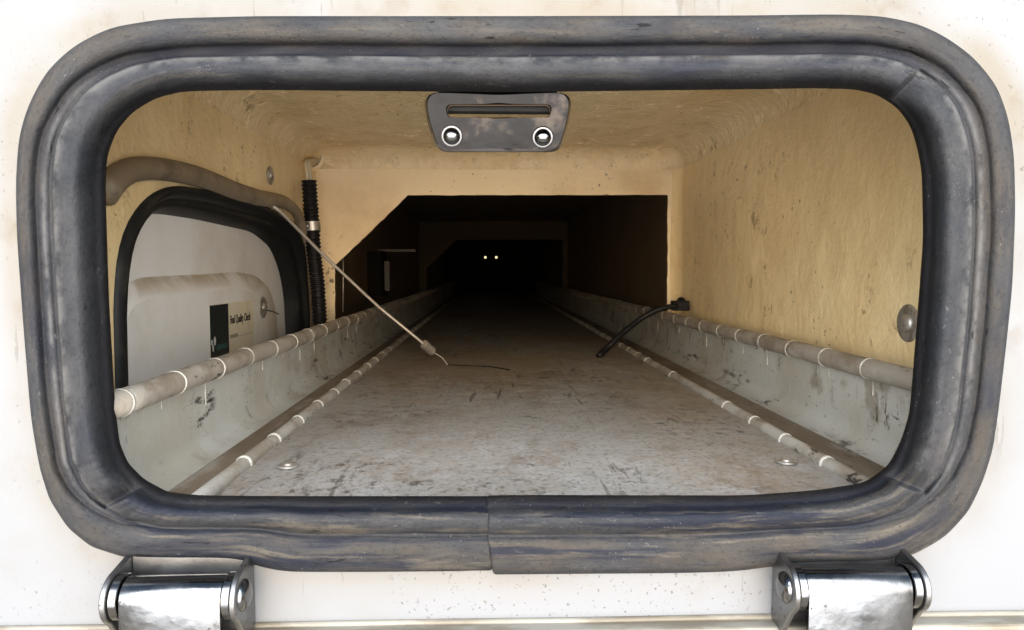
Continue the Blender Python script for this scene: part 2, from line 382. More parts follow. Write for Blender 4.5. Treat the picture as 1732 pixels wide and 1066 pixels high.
F.append(tuple(k * NL for k in range(K))); F.append(tuple(k * NL + NL - 1 for k in range(K))[::-1])
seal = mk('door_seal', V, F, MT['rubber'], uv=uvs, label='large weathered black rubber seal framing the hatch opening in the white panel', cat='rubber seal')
ra = seal.data.attributes.new('recess_shade', 'FLOAT', 'POINT')
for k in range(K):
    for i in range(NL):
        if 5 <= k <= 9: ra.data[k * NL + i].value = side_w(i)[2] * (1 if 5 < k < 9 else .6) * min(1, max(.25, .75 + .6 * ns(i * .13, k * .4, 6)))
ca = seal.data.attributes.new('chalk', 'FLOAT', 'POINT')
for k in range(K):
    for i in range(NL):
        wv = side_w(i)
        if k in (10, 11): ca.data[k * NL + i].value = (.9 if k == 10 else .35) * (wv[1] + wv[2] + wv[3] + .25 * wv[0])
        elif k == 7: ca.data[k * NL + i].value = .6 * (wv[1] + wv[3])
        elif k == 2: ca.data[k * NL + i].value = .25
sa = seal.data.attributes.new('streak', 'FLOAT', 'POINT')
for k in range(K):
    for i in range(NL):
        wv = side_w(i); sa.data[k * NL + i].value = min(1, .95 * wv[0] + .4 * wv[2] + .12 * (wv[1] + wv[3]))
ssm = seal.modifiers.new('sub', 'SUBSURF'); ssm.levels = 1; ssm.render_levels = 2

# ---- white body panel with the hatch hole
def contour(t, grow=0.):
    c = []
    for i in range(NL):
        q = LO[i].lerp(LI[i], t); x = q.x
        if i < 10: x = min(x, 833.5 - i * .2)
        if i > NL - 11: x = max(x, 833.5 + (NL - i) * .2)
        c.append(onY(x, q.y, PY))
    if not grow: return c
    out = []
    for i in range(NL):
        a, b = c[(i - 3) % NL], c[(i + 3) % NL]; d = (b - a); nn = Vector((d.z, 0, -d.x)).normalized()
        if nn.dot(c[i] - Vector((.02, PY, -.02))) < 0: nn = -nn
        out.append(c[i] + nn * grow)
    return [(out[i - 1] + out[i] + out[(i + 1) % NL]) / 3 for i in range(NL)]
hole = contour(.42)
rings = [([v + Vector((0, .02, 0)) for v in hole], 1), (hole, 1), (contour(0), 1), (contour(0, .005), .95), (contour(0, .011), .6), (contour(0, .020), .28), (contour(0, .032), .1), (contour(0, .05), 0)]
X0, X1, Z0, Z1 = -1.6, 1.6, -.75, 1.15
cx, cz = .02, -.02
big = []
for v in rings[-1][0]:
    dx, dz = v.x - cx, v.z - cz
    s = min((X1 - cx) / dx if dx > 0 else (X0 - cx) / dx if dx < 0 else 1e9, (Z1 - cz) / dz if dz > 0 else (Z0 - cz) / dz if dz < 0 else 1e9)
    big.append(Vector((cx + dx * s, PY, cz + dz * s)))
rings.append((big, 0))
V, F = loft([r[0] for r in rings])
panel = mk('body_panel', V, F, MT['panel'], kind='structure', auto=40)
at = panel.data.attributes.new('stain', 'FLOAT', 'POINT')
st = [r[1] for r in rings for _ in r[0]]
for i in range(len(st)):
    v = V[i]; q = .55 + .45 * max(0, min(1, (v.z + .05) / .15)) ; at.data[i].value = st[i] * q
fix(panel)
lz = onY(866, 1051, PY).z
ledge = mk('panel_ledge', *box_data(-1.6, 1.6, PY - .013, PY + .03, lz - .5, lz), MT['ledge'], smooth=False, kind='structure')
bevel(ledge, .0025, 3)
bead = mk('sealant_bead', *tube_data([Vector((-1.5 + i * .05, PY - .0005 + .0006 * ns(i * .7, 1, 2), lz + .0006 * ns(i * .5, 4, 4))) for i in range(61)], .0022, 8), MT['ledge'], parent=ledge)

# ---- interior shell
def grid(name, fn, us, vs_, mat, **kw):
    V = [fn(u, v) for v in vs_ for u in us]; n = len(us); F = []
    for j in range(len(vs_) - 1):
        for i in range(n - 1): F.append((j * n + i, j * n + i + 1, (j + 1) * n + i + 1, (j + 1) * n + i))
    return mk(name, V, F, mat, **kw)
def lin(a, b, n): return [a + (b - a) * i / (n - 1) for i in range(n)]
RF = .034
def ceil_z(x, y):
    dx = max(0, RF - (x - LX), RF - (RX - x)); dy = max(0, RF - (BY - y)); d = min(RF, math.hypot(dx, dy))
    return CZ - RF + math.sqrt(max(0, RF * RF - d * d)) + .0025 * ns(x * 9, y * 9, 1) * (1 - d / RF)
def edged(a, b, n): return [a + RF * (1 - math.cos(math.pi / 2 * i / 9)) for i in range(9)] + lin(a + RF, b - RF, n) + [b - RF * (1 - math.cos(math.pi / 2 * i / 9)) for i in range(8, -1, -1)]
ceiling = grid('ceiling', lambda x, y: Vector((x, y, ceil_z(x, y))), edged(LX, RX, 24), lin(.4006, BY - RF, 26) + [BY - RF * (1 - math.cos(math.pi / 2 * i / 9)) for i in range(8, -1, -1)], MT['cream_top'], kind='structure')
FV = .03
def wr(y, z):
    d = max(0, FV - (BY - y)); return RX - (FV - math.sqrt(max(0, FV * FV - d * d))) + .003 * ns(y * 6, z * 6, 4)
wall_right = grid('wall_right', lambda y, z: Vector((wr(y, z), y, z)), lin(.4006, BY - FV, 30) + [BY - FV * (1 - math.cos(math.pi / 2 * i / 9)) for i in range(8, 2, -1)], lin(-.1, CZ + .004, 14), MT['cream'], kind='structure')
# left wall, pierced by the side door
ARCH = [(191, 560), (192, 480), (198, 415), (215, 370), (250, 327), (290, 312), (350, 321), (450, 350), (497, 375), (515, 430), (522, 480), (526, 560)]
INNER = [(186, 590), (187, 520), (195, 460), (212, 398), (234, 364), (258, 360), (330, 371), (425, 392), (457, 418), (473, 460), (481, 510), (483, 570)]
NA = 60
arch = smooth_line(resample([onX(x, y, LX) for x, y in ARCH], NA), 4)
arch[0].z = arch[-1].z = -.093
rect = []
for v in arch:
    c = Vector((LX, .82, -.093)); d = v - c
    s = min((BY - c.y) / d.y if d.y > 1e-9 else (.4006 - c.y) / d.y if d.y < -1e-9 else 1e9, (CZ + .004 - c.z) / d.z if d.z > 1e-9 else 1e9)
    rect.append(c + d * s)
mid = [a.lerp(b, .5) for a, b in zip(arch, rect)]
wall_left = mk('wall_left', *loft([arch, mid, rect], closed=False), MT['cream'], kind='structure')
# corner gussets of the wall rectangle
wl2 = grid('wall_left', lambda y, z: Vector((LX - .0006, y, z)), [BY - .05, BY], [.10, CZ + .004], MT['cream'], parent=wall_left)
wl3 = grid('wall_left', lambda y, z: Vector((LX - .0006, y, z)), [.4006, .45], [.10, CZ + .004], MT['cream'], parent=wall_left)

def bulkhead(y, label):
    jl = -.2655; z0 = -.09
    inn = [(jl - .001, z0), (jl, .008), (-.1395, .129), (.309, .131), (.3105, z0)]
    out = [(LX - .002, z0), (LX - .002, .008), (LX - .002, CZ), (RX + .004, CZ), (RX + .004, z0)]
    def dense(P):
        o2 = []
        for (a0, b0), (a1, b1_) in zip(P, P[1:]):
            for q in range(24): o2.append((a0 + (a1 - a0) * q / 24, b0 + (b1_ - b0) * q / 24))
        return o2 + [P[-1]]
    out = dense(out); inn = [(a + .0012 * ns(a * 60, b * 60, 3) + .0007 * ns(a * 300, b * 300, 5), b + .0012 * ns(a * 60, b * 60, 8) + .0007 * ns(a * 300, b * 300, 9)) for a, b in dense(inn)]
    fr = loft([[Vector((a, y, b)) for a, b in out], [Vector((a, y, b)) for a, b in inn]], closed=False)
    V, F = fr; n = 5
    V = list(V) + [Vector((a, y + .007, b)) for a, b in inn]
    F = list(F)
    o = mk('bulkhead', V, F, MT['bulk'], smooth=False, kind='structure')
    rim = mk('cut_edge', *loft([[Vector((a, y + .0003, b)) for a, b in inn], [Vector((a, y + .008, b)) for a, b in inn]], closed=False), MT['edge'], o, smooth=False)
    back = mk('back_face', *loft([[Vector((a, y + .008, b)) for a, b in out], [Vector((a, y + .008, b)) for a, b in inn]], closed=False), MT['tunnel'], o, smooth=False)
    return o
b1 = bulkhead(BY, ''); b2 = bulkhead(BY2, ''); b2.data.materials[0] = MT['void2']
# tunnel beyond
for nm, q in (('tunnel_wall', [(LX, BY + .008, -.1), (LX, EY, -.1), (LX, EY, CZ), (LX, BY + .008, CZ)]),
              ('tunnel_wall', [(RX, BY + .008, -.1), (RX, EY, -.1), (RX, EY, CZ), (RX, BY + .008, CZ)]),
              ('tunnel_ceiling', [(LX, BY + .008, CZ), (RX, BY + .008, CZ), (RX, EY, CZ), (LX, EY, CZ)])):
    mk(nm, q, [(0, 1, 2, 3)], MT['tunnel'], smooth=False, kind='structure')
# far end panel with two small holes through which daylight shows
bm = bmesh.new(); edges = []
def addloop(pts):
    vs2 = [bm.verts.new(p) for p in pts]
    for a, b in zip(vs2, vs2[1:] + vs2[:1]): edges.append(bm.edges.new((a, b)))
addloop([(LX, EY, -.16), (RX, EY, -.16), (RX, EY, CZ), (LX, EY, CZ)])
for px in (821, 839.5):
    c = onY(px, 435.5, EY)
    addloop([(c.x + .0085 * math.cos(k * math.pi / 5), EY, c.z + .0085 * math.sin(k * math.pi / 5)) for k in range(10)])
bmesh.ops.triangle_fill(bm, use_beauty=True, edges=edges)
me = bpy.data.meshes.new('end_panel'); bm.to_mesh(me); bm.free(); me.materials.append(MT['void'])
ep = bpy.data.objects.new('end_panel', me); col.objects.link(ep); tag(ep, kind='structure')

# ---- floor, channels, tray sides
CLX, CRX = -.1805, .2475
ys = lin(.4006, EY, 60)
floor = grid('floor', lambda x, y: Vector((x, y, FZ + .0006 * ns(x * 8, y * 8, 2))), lin(CLX, CRX, 16), ys, MT['floor'], kind='structure')
for a, b in ((-.212, CLX), (CRX, .290)):
    grid('floor_channel', lambda x, y: Vector((x, y, FZ - .0015)), lin(a, b, 3), ys, MT['channel'], parent=floor)
def side(sgn, rx, name):
    xs = rx - .009 if sgn < 0 else rx + .003      # face of the upright
    prof = []
    prof.append((rx - .12, RZ - .034) if sgn < 0 else (RX + .004, RZ - .0072))
    prof.append((rx + (-.004 if sgn < 0 else 0), RZ - .0072))
    prof.append((xs + sgn * -.0005, RZ - .0082)); prof.append((xs, -.10)); prof.append((xs, -.118))
    r = .015
    for i in range(7):
        a = math.pi / 2 * i / 6
        prof.append((xs - sgn * (r - r * math.cos(a)), FZ - .0012 + r - r * math.sin(a)))
    prof.append((xs - sgn * (r + .006), FZ - .0012))
    V, F = loft([[Vector((x, y, z)) for y in ys] for x, z in prof], closed=False)
    return mk(name, V, F, MT['side'], auto=50, kind='structure')
side_l = side(-1, RLX, 'tray_side_left'); side_r = side(1, RRX, 'tray_side_right')

# ---- rails with white bands and drips
def band_mesh(rad, wd, seed, full=True):
    V = []; F = []; n = 28
    a0, a1 = (0, 2 * math.pi) if full else (R(-8), R(188))
    for k in range(n + 1):
        a = a0 + (a1 - a0) * k / n; wob = .0007 * ns(math.cos(a) * 1.5, math.sin(a) * 1.5, seed); hw = wd * (.5 + .16 * ns(math.cos(a) * 2, math.sin(a) * 2, seed + 4))
        for yy, rr in ((-hw, rad - .0005), (-hw * .7, rad + .00045), (hw * .7, rad + .00045), (hw, rad - .0005)):
            V.append((rr * math.cos(a), yy + wob, rr * math.sin(a)))
    for k in range(n):
        for j in range(3): F.append((k * 4 + j, k * 4 + j + 1, k * 4 + 5 + j, k * 4 + 4 + j))
    me = bpy.data.meshes.new('band'); me.from_pydata(V, [], F); me.materials.append(MT['band']); me.shade_smooth(); return me
big_bands = [band_mesh(RR, .0028, s * 3.3) for s in range(4)]
cord_bands = [band_mesh(.0058, .0048, s * 2.1 + 40, False) for s in range(4)]
drips = []
for s in range(4):
    L = .008 + .004 * s
    pr = [(.0008, 0), (.0011, -L * .35), (.0008, -L * .75), (.0010, -L * .93), (.0003, -L)]
    V = []; F = []
    for wd, z in pr:
        for a in (-1, -.5, .5, 1): V.append((.0006 if abs(a) < 1 else -.0002, a * wd, z))
    for i in range(len(pr) - 1):
        for j in range(3): F.append((i * 4 + j, i * 4 + j + 1, i * 4 + 5 + j, i * 4 + 4 + j))
    me = bpy.data.meshes.new('paint_drip'); me.from_pydata(V, [], F); me.materials.append(MT['band']); me.shade_smooth(); drips.append(me)
def put(name, me, loc, parent, scale=(1, 1, 1)):
    o = bpy.data.objects.new(name, me); col.objects.link(o); o.location = loc; o.scale = scale; adopt(o, parent); return o
def rail(rx, y0, sgn, label):
    root = thing('padded_rail', (rx, .42, RZ), label, 'rail', 'round rails along the tray sides')
    pts = [Vector((rx + .0012 * ns(i * .5, rx, 1), .405 + i * .045, RZ + .0014 * ns(i * .45, rx, 7))) for i in range(94)]
    V, F = tube_data(pts, RR, 24); mk('tube', V, F, MT['rail'], root)
    y = y0; i = 0
    face = (rx + .009 if False else (rx - .009 if sgn < 0 else rx + .003))
    while y < 2.75:
        k = (y - .405) / .045; dx = .0012 * ns(k * .5, rx, 1); dz = .0014 * ns(k * .45, rx, 7)
        o = put('band', big_bands[i % 4], (rx + dx, y, RZ + dz), root); o.rotation_euler = (random.uniform(-.05, .05), random.uniform(0, 6.28), random.uniform(-.05, .05))
        if y < 1.5 and (i % 5) != 3:
            put('paint_drip', drips[(i * 3 + (1 if sgn < 0 else 2)) % 4], (face, y + random.uniform(-.002, .003), RZ - .0100), root, (-sgn, 1, 1))
        y += .0735 + random.uniform(-.003, .003); i += 1
    return root
rail(RLX, .430, -1, 'grey padded rail with white bands running below the white side door')
rail(RRX, .4865, 1, 'grey padded rail with white bands along the plain cream wall')
def cord(x, y0, label):
    root = thing('floor_cord', (x, .42, FZ), label, 'cord', 'banded cords along the floor edges')
    pts = [Vector((x + .0012 * ns(i * .4, x, 3), .405 + i * .045, FZ + .0008 + .0005 * ns(i * .6, x, 5))) for i in range(94)]
    V, F = tube_data(pts, lambda s: 0.0056 + .0003 * ns(s * 60, x, 2), 18); mk('tube', V, F, MT['cord'], root)
    y = y0; i = 0
    while y < 2.1:
        k = (y - .405) / .045
        if random.random() > .12: put('band', cord_bands[i % 4], (x + .0012 * ns(k * .4, x, 3), y, FZ + .0008 + .0005 * ns(k * .6, x, 5)), root).rotation_euler = (0, random.uniform(-.08, .08), random.uniform(-.06, .06))
        y += .0735 + random.uniform(-.004, .004); i += 1
    return root
cord(CLX, .519, 'pale banded cord along the floor edge nearest the white side door')
cord(CRX, .505, 'pale banded cord along the floor edge nearest the cream wall')

# ---- screws in the floor and bolts in the walls
def washer_screw(parent, loc, ax, rw, rh, name='screw'):
    s = lathe(name, dome(rh, rh * .55, .0012), ax, loc, MT['bolt'], parent)
    lathe('washer', [(rw, 0), (rw, .0008), (rw * .93, .0014), (rh * .9, .0016)], ax, loc, MT['bolt'], s)
    # cross slot
    return s
for px, py in ((487, 789), (1330, 782)):
    c = onZ(px, py, FZ + .0006); washer_screw(floor, c, (0, 0, 1), .0078, .0040)
washer_screw(wall_right, onX(1537, 547, RX - .001), (-1, 0, 0), .0150, .0075, 'bolt')
washer_screw(wall_left, onX(457, 297, LX + .001), (1, 0, 0), .0125, .0062, 'bolt')

# ================================================================== side door and its seal
DX = -.330
door = thing('side_door', (DX, .82, -.09), 'closed white moulded side door with a quality sticker behind the left rail', 'door')
dpanel = mk('door_skin', *loft([[Vector((DX, y, z)) for y in lin(.42, 1.3, 12)] for z in lin(-.15, .13, 8)], closed=False), MT['door'], door)
EMB_O = [(196, 600), (195, 530), (201, 492), (230, 470), (300, 466), (350, 464), (400, 460), (432, 466), (455, 486), (466, 520), (471, 570)]
EMB_I = [(212, 620), (210, 560), (219, 522), (250, 503), (300, 498), (350, 493), (398, 487), (424, 493), (440, 510), (447, 535), (450, 575)]
PX = DX + .012
eo = smooth_line(resample([onX(x, y, DX + .0004) for x, y in EMB_O], 60), 3); ei = smooth_line(resample([onX(x, y, PX) for x, y in EMB_I], 60), 3)
em = [a.lerp(b, .82) + Vector((.0012, 0, 0)) for a, b in zip(eo, ei)]
emb = mk('raised_bevel', *loft([eo, [a.lerp(b, .06) + Vector((.0006, 0, 0)) for a, b in zip(eo, ei)], em, ei], closed=False), MT['door_dust'], door)
da = emb.data.attributes.new('dust', 'FLOAT', 'POINT')
for q in range(4):
    for i in range(60): da.data[q * 60 + i].value = (.8, 1, .35, 0)[q] * (1 if 8 < i < 48 else .35)
cen = [Vector((PX, p.y * .5 + .82 * .5, -.13 + (p.z + .13) * .4)) for p in ei]
fl = [Vector((PX, p.y, min(p.z, -.06) - .08 if False else -.15)) for p in ei]
mk('raised_face', *loft([ei, fl], closed=False), MT['door'], door)
# sticker
def stick(name, quad, X, mat, parent):
    return mk(name, [onX(x, y, X) for x, y in quad], [(0, 1, 2, 3)], mat, parent, smooth=False)
sx = PX + .0006
A, B, C = onX(354, 518, sx), onX(385, 513, sx), onX(428, 507, sx)
zt = (A.z + B.z + C.z) / 3; zb = -.125
def rect_x(name, y0, y1, z0, z1, X, mat, parent): return mk(name, *box_data(X - .0004, X, y0, y1, z0, z1), mat, parent, smooth=False)
st1 = rect_x('sticker', A.y, C.y, zb, zt, sx, MT['stick_cream'], door)
st1['label'] = 'black and cream quality check sticker'
rect_x('black_strip', A.y, B.y, zb + .0005, zt - .0003, sx + .0006, MT['stick_black'], st1)
def text(name, body, size, y, z, X, mat, parent, wscale=1.):
    cu = bpy.data.curves.new(name, 'FONT'); cu.body = body; cu.size = size; cu.extrude = .0001; cu.offset = size * .012
    tmp = bpy.data.objects.new(name, cu); col.objects.link(tmp)
    dg = bpy.context.evaluated_depsgraph_get(); me = bpy.data.meshes.new_from_object(tmp.evaluated_get(dg)); bpy.data.objects.remove(tmp)
    me.transform(Matrix(((0, 0, 1, 0), (wscale, 0, 0, 0), (0, 1, 0, 0), (0, 0, 0, 1))))   # text x -> +Y, text y -> +Z, faces +X
    me.materials.clear(); me.materials.append(mat)
    o = bpy.data.objects.new(name, me); col.objects.link(o); o.location = (X, y, z); adopt(o, parent); return o, me
T0 = onX(388, 545, sx); T1 = onX(423, 535, sx)
o, me = text('printed_line', 'Final Quality Check', .0145, T0.y + .001, (T0.z + T1.z) / 2 - .0035, sx + .0004, MT['ink'], st1)
wd = max(v.co.y for v in me.vertices); me.transform(Matrix.Diagonal((1, (T1.y - T0.y) / wd, 1, 1)))
q0 = onX(389, 573, sx); q1 = onX(402, 568, sx)
rect_x('faded_mark', q0.y, q1.y, q0.z, q0.z + .0045, sx + .0005, MT['ink_faint'], st1)
rect_x('faded_line', q1.y + .003, C.y - .004, q0.z + .0003, q0.z + .0009, sx + .0005, MT['ink_faint'], st1)
for px, py, a, b in ((358.5, 580, .0022, .0035), (363.5, 577, .0032, .0052), (360.5, 589, .0020, .0045)):
    c = onX(px, py, sx + .001)
    mk('white_mark', [Vector((sx + .0010, c.y + a * math.cos(k * math.pi / 7), c.z + b * math.sin(k * math.pi / 7))) for k in range(14)], [tuple(range(14))], MT['stick_white'], st1, smooth=False)
c0 = onX(366, 584, sx); c1 = onX(383, 584, sx); rect_x('teal_mark', c0.y, c1.y, c0.z - .006, c0.z, sx + .0009, MT['stick_teal'], st1)
bd = washer_screw(door, onX(445, 520, PX + .0005), (1, 0, 0), .0150, .0075, 'bolt')
bp = onX(448, 524, PX + .006); tube('split_pin', [bp, bp + Vector((.006, .012, -.003)), bp + Vector((.010, .030, -.008))], .0011, MT['steel_dull'], bd, n=6, seg=8, sm=1)

dseal = thing('side_door_seal', (LX, .82, -.09), 'black arched rubber seal with brown outer bulb around the white side door', 'rubber seal')
inner = smooth_line(resample([onX(x, y, DX + .0008) for x, y in INNER], NA), 4); inner[0].z = inner[-1].z = -.12
rows = []
for f_, dxx in ((0, -.001), (.03, .006), (.22, .0115), (.40, .009), (.47, .0035), (.55, .0085), (.75, .010), (.93, .006), (1, 0)):
    rows.append([a.lerp(b, f_) + Vector((dxx, 0, 0)) for a, b in zip(arch, inner)])
mk('lip', *loft(rows, closed=False), MT['black'], dseal)
HOSE = [(176, 330), (186, 306), (206, 290), (240, 283), (290, 288), (340, 300), (400, 324), (440, 336), (480, 341), (503, 358), (516, 400), (524, 450), (529, 500), (531, 560)]
tube('bulb', [onX(x, y, LX + .006) for x, y in HOSE], lambda s: 0.0100 - .0036 * min(1, max(0, (s - .55) / .25)), MT['hose'], dseal, n=16, seg=70, sm=5)

# ================================================================== things inside
# corrugated conduit
cpx = [(523, 306), (525, 340), (528, 383), (531, 430), (537, 480), (541, 548)]
cp = [onY(x, y, 1.125) for x, y in cpx]
cond = thing('cable_conduit', cp[-1], 'black corrugated conduit clamped upright in the corner beside the bulkhead', 'conduit')
pts = smooth_line(resample(cp, 150), 8)
V, F = tube_data(pts, lambda s: .0108 + (.0011 if int(s * 149) % 4 < 2 else -.0008), 20); mk('tube', V, F, MT['plastic'], cond, auto=35)
cl = onY(528, 383, 1.125)
lathe('clamp', [(.0122, -.007), (.0128, -.007), (.0128, .007), (.0122, .007)], (.06, 0, -1), cl, MT['bare'], cond)
lathe('clamp_screw', dome(.0045, .003), (0, -1, 0), cl + Vector((-.005, -.0126, 0)), MT['steel_dull'], cond, n=14)
tp = cp[0]
hole_c = onY(536, 268, BY - .018)
tube('wire', [tp + Vector((-.002, 0, -.01)), tp + Vector((-.003, -.001, .012)), tp + Vector((-.006, 0, .03)), hole_c + Vector((-.004, .008, .002))], .0030, MT['wire'], cond, n=8, seg=20, sm=3)
tube('wire', [tp + Vector((.004, 0, -.01)), tp + Vector((.002, -.002, .014)), tp + Vector((-.002, 0, .032)), hole_c + Vector((0, .008, -.002))], .0026, MT['white_wire'], cond, n=8, seg=20, sm=3)
# ragged cable hole in the corner above the conduit
def ragged(n, r, seed): return [(r * (1 + .35 * ns(math.cos(k * 6.283 / n) * 1.3, math.sin(k * 6.283 / n) * 1.3, seed)) * math.cos(k * 6.283 / n), r * (1 + .35 * ns(math.cos(k * 6.283 / n), math.sin(k * 6.283 / n), seed + 5)) * math.sin(k * 6.283 / n)) for k in range(n)]
rg = ragged(18, .0135, 3)
def tilt(a, b): return hole_c + Vector((a * .55 + b * .25, -.004 + a * .35 + b * .2, b * 1.15))
lp0 = [tilt(a * 1.5, b * 1.35) + Vector((0, .006, 0)) for a, b in rg]; lp1 = [tilt(a * 1.15, b * 1.1) + Vector((0, -.003, 0)) for a, b in rg]; lp2 = [tilt(a * .95, b * .98) for a, b in rg]; lp3 = [tilt(a * .7, b * .75) + Vector((0, .02, 0)) for a, b in rg]
gro = mk('grommet', *loft([lp0, lp1, lp2]), MT['bulk'], b1)
V, F = loft([lp2, lp3]); F.append(tuple(range(18, 36))); mk('cable_hole', V, F, MT['plastic'], gro)

# steel lanyard hanging from the wall to the floor
p0 = onX(464, 347, LX + .012); fe0 = onY(716, 581, 1.06); fe1 = onY(734, 597, 1.075); pe = onZ(757, 617, FZ + .0015)
lan = thing('wire_lanyard', p0, 'thin grey wire lanyard hanging from the side door seal to the floor', 'cable')
qa = onY(545, 430, p0.y + .06); qb = onY(640, 519, p0.y + .10)
tube('cable', [p0 + Vector((-.012, 0, .004)), p0, onY(500, 384, p0.y + .03), qa, qb, fe0, fe0.lerp(fe1, .3)], .0022, MT['cable'], lan, n=8, seg=60, sm=10)
ax = (fe1 - fe0).normalized()
lathe('ferrule', [(.0034, 0), (.0068, .001), (.0075, .006), (.0062, .012), (.0075, .018), (.0068, .023), (.0034, .024)], ax, fe0, MT['bare'], lan, n=12)
tube('loose_end', [fe1 - ax * .002, fe1.lerp(pe, .5) + Vector((.002, 0, .002)), pe], .0011, MT['cable'], lan, n=6, seg=14, sm=2)
# fine frayed wire on the floor at its tip
e1 = [onZ(x, y, FZ + .001) for x, y in ((757, 617), (790, 622), (830, 620), (862, 626))]
tube('frayed_strand', [e1[0], e1[1] + Vector((0, 0, .003)), e1[2], e1[3]], .0008, MT['plastic'], lan, n=5, seg=16, sm=2)

# black strap with its anchor block on the right rail
k0 = onX(1146, 517, RRX - .004); k1 = onZ(1012, 603, FZ + .002)
strap = thing('rubber_strap', k1, 'black rubber strap reaching from the right rail down to the floor', 'strap')
sp = [k0, onY(1118, 521, 1.135), onY(1088, 536, 1.14), onY(1058, 559, 1.155), onY(1030, 586, 1.17), k1]
tube('strap', sp, lambda s: .0042 + .0012 * s, MT['plastic'], strap, n=10, seg=40, sm=5)
c = onX(1150, 517, RRX + .004)
blk = mk('anchor_block', *box_data(c.x - .013, c.x + .013, c.y - .012, c.y + .012, c.z - .008, c.z + .008), MT['plastic'], strap, smooth=False); bevel(blk, .002)
lathe('anchor_knob', dome(.007, .006), (0, 0, 1), c + Vector((.002, 0, .008)), MT['plastic'], strap, n=12)

# small things in the dark behind the bulkhead
c = onY(655, 467, 1.75)
fx = thing('latch_bracket', (c.x, 1.75, c.z - .06), 'small bare metal bracket on the dark tunnel wall behind the bulkhead', 'bracket')
mk('upright', *box_data(c.x - .006, c.x + .006, 1.745, 1.752, c.z - .036, c.z + .036), MT['dim'], fx, smooth=False)
c2 = onY(672, 424, 1.75); mk('crossbar', *box_data(c2.x - .045, c2.x + .045, 1.744, 1.750, c2.z - .003, c2.z + .003), MT['dim'], fx, smooth=False)
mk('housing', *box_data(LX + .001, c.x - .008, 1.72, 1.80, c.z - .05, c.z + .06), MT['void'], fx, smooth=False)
g0, g1 = onY(581, 435, 1.30), onY(580, 528, 1.30)
tag(mk('hanging_cord', *tube_data([g0 + Vector((0, 0, .03)), g0.lerp(g1, .5), g1], .0011, 6), MT['cable']), 'thin upright grey cord just inside the dark opening on the left', 'cord')

# ================================================================== striker plate under the top of the seal
SY = .432
def rr(pts, r, n=6):                            # rounded polygon
    out = []; m = len(pts)
    for i in range(m):
        p = Vector(pts[i]); a = (Vector(pts[i - 1]) - p); b = (Vector(pts[(i + 1) % m]) - p); ri = r[i] if isinstance(r, (list, tuple)) else r
        s = p + a.normalized() * ri; e = p + b.normalized() * ri
        for k in range(n + 1):
            t = k / n; out.append(s * (1 - t) ** 2 + p * 2 * t * (1 - t) + e * t * t)
    return out
outl = rr([(716, 160), (968, 160), (963, 205), (950, 254), (738, 254), (722, 205)], [26, 26, 14, 20, 20, 14], 8)
slot = rr([(757, 180), (930, 180), (930, 200), (757, 200)], 9.5, 8)
def pl(p, y): 
    v = onY(p[0], p[1], SY); return Vector((v.x, y - (v.z - .085) * .34, v.z))
stk = thing('striker_plate', onY(842, 160, SY), 'slotted dark chrome latch striker plate with two screws under the seal top', 'latch plate')
# ring of matched points round the slot
n = 96
def ring_at(poly, ang, c):
    best = None; d = Vector((math.cos(ang), math.sin(ang)))
    m = len(poly)
    for i in range(m):
        a = Vector(poly[i][:2]) - c if not isinstance(poly[i], Vector) else poly[i].to_2d() - c
        b_ = poly[(i + 1) % m]; b_ = (b_.to_2d() if isinstance(b_, Vector) else Vector(b_[:2])) - c
        e = b_ - a; den = d.x * e.y - d.y * e.x
        if abs(den) < 1e-9: continue
        t = (a.x * e.y - a.y * e.x) / den; u = (a.x * d.y - a.y * d.x) / den
        if t > 0 and -1e-6 <= u <= 1 + 1e-6 and (best is None or t > best): best = t
    return c + d * best
def angs(c, poly): return [math.atan2(p.y - c.y, p.x - c.x) for p in poly]
outl = [Vector((p.x, p.y)) for p in [Vector(q) for q in outl]]; slot = [Vector((p.x, p.y)) for p in [Vector(q) for q in slot]]
cc = Vector((843, 190))
AN = sorted([2 * math.pi * k / 80 - math.pi for k in range(80)] + angs(cc, slot) + angs(cc, outl))
ro = [ring_at(outl, a, cc) for a in AN]; rs = [ring_at(slot, a, cc) for a in AN]
def inset(P, c, px): return [p + (c - p).normalized() * px for p in P]
oc = Vector((843, 207))
TH = .0034
ls = [[pl(p, SY + TH) for p in ro], [pl(p, SY + .0012) for p in ro], [pl(p, SY + .0004) for p in inset(ro, oc, 1.6)], [pl(p, SY) for p in inset(ro, oc, 4.5)], [pl(p, SY) for p in inset(ro, oc, 5.2)],
      [pl(p, SY) for p in [a.lerp(b, .5) for a, b in zip(inset(ro, oc, 5.2), inset(rs, cc, -3.0))]], [pl(p, SY) for p in inset(rs, cc, -3.0)], [pl(p, SY) for p in inset(rs, cc, -2.2)], [pl(p, SY + .0006) for p in rs]]
ls[0:4] = [[pl(p, SY + TH) for p in ro], [pl(p, SY + .0024) for p in ro], [pl(p, SY + .0010) for p in inset(ro, oc, 1.8)], [pl(p, SY) for p in inset(ro, oc, 5.2)]]
plate = mk('plate', *loft(ls[4:]), MT['dark_chrome'], stk); fix(plate)
fix(mk('rolled_edge', *loft(ls[:4]), MT['edge_chrome'], plate))
mk('slot_edge', *loft([[pl(p, SY + .0006) for p in rs], [pl(p, SY + TH) for p in rs]]), MT['copper'], plate)
mk('back_face', *loft([[pl(p, SY + TH) for p in rs], [pl(p, SY + TH) for p in ro]]), MT['steel_dull'], stk)
c = onY(842, 158, SY)
flg = mk('mounting_flange', *box_data(c.x - .036, c.x + .036, SY + TH + .0003, SY + .012, onY(842, 191, SY + .006).z, c.z + .05), MT['black'], stk, smooth=False); bevel(flg, .002)
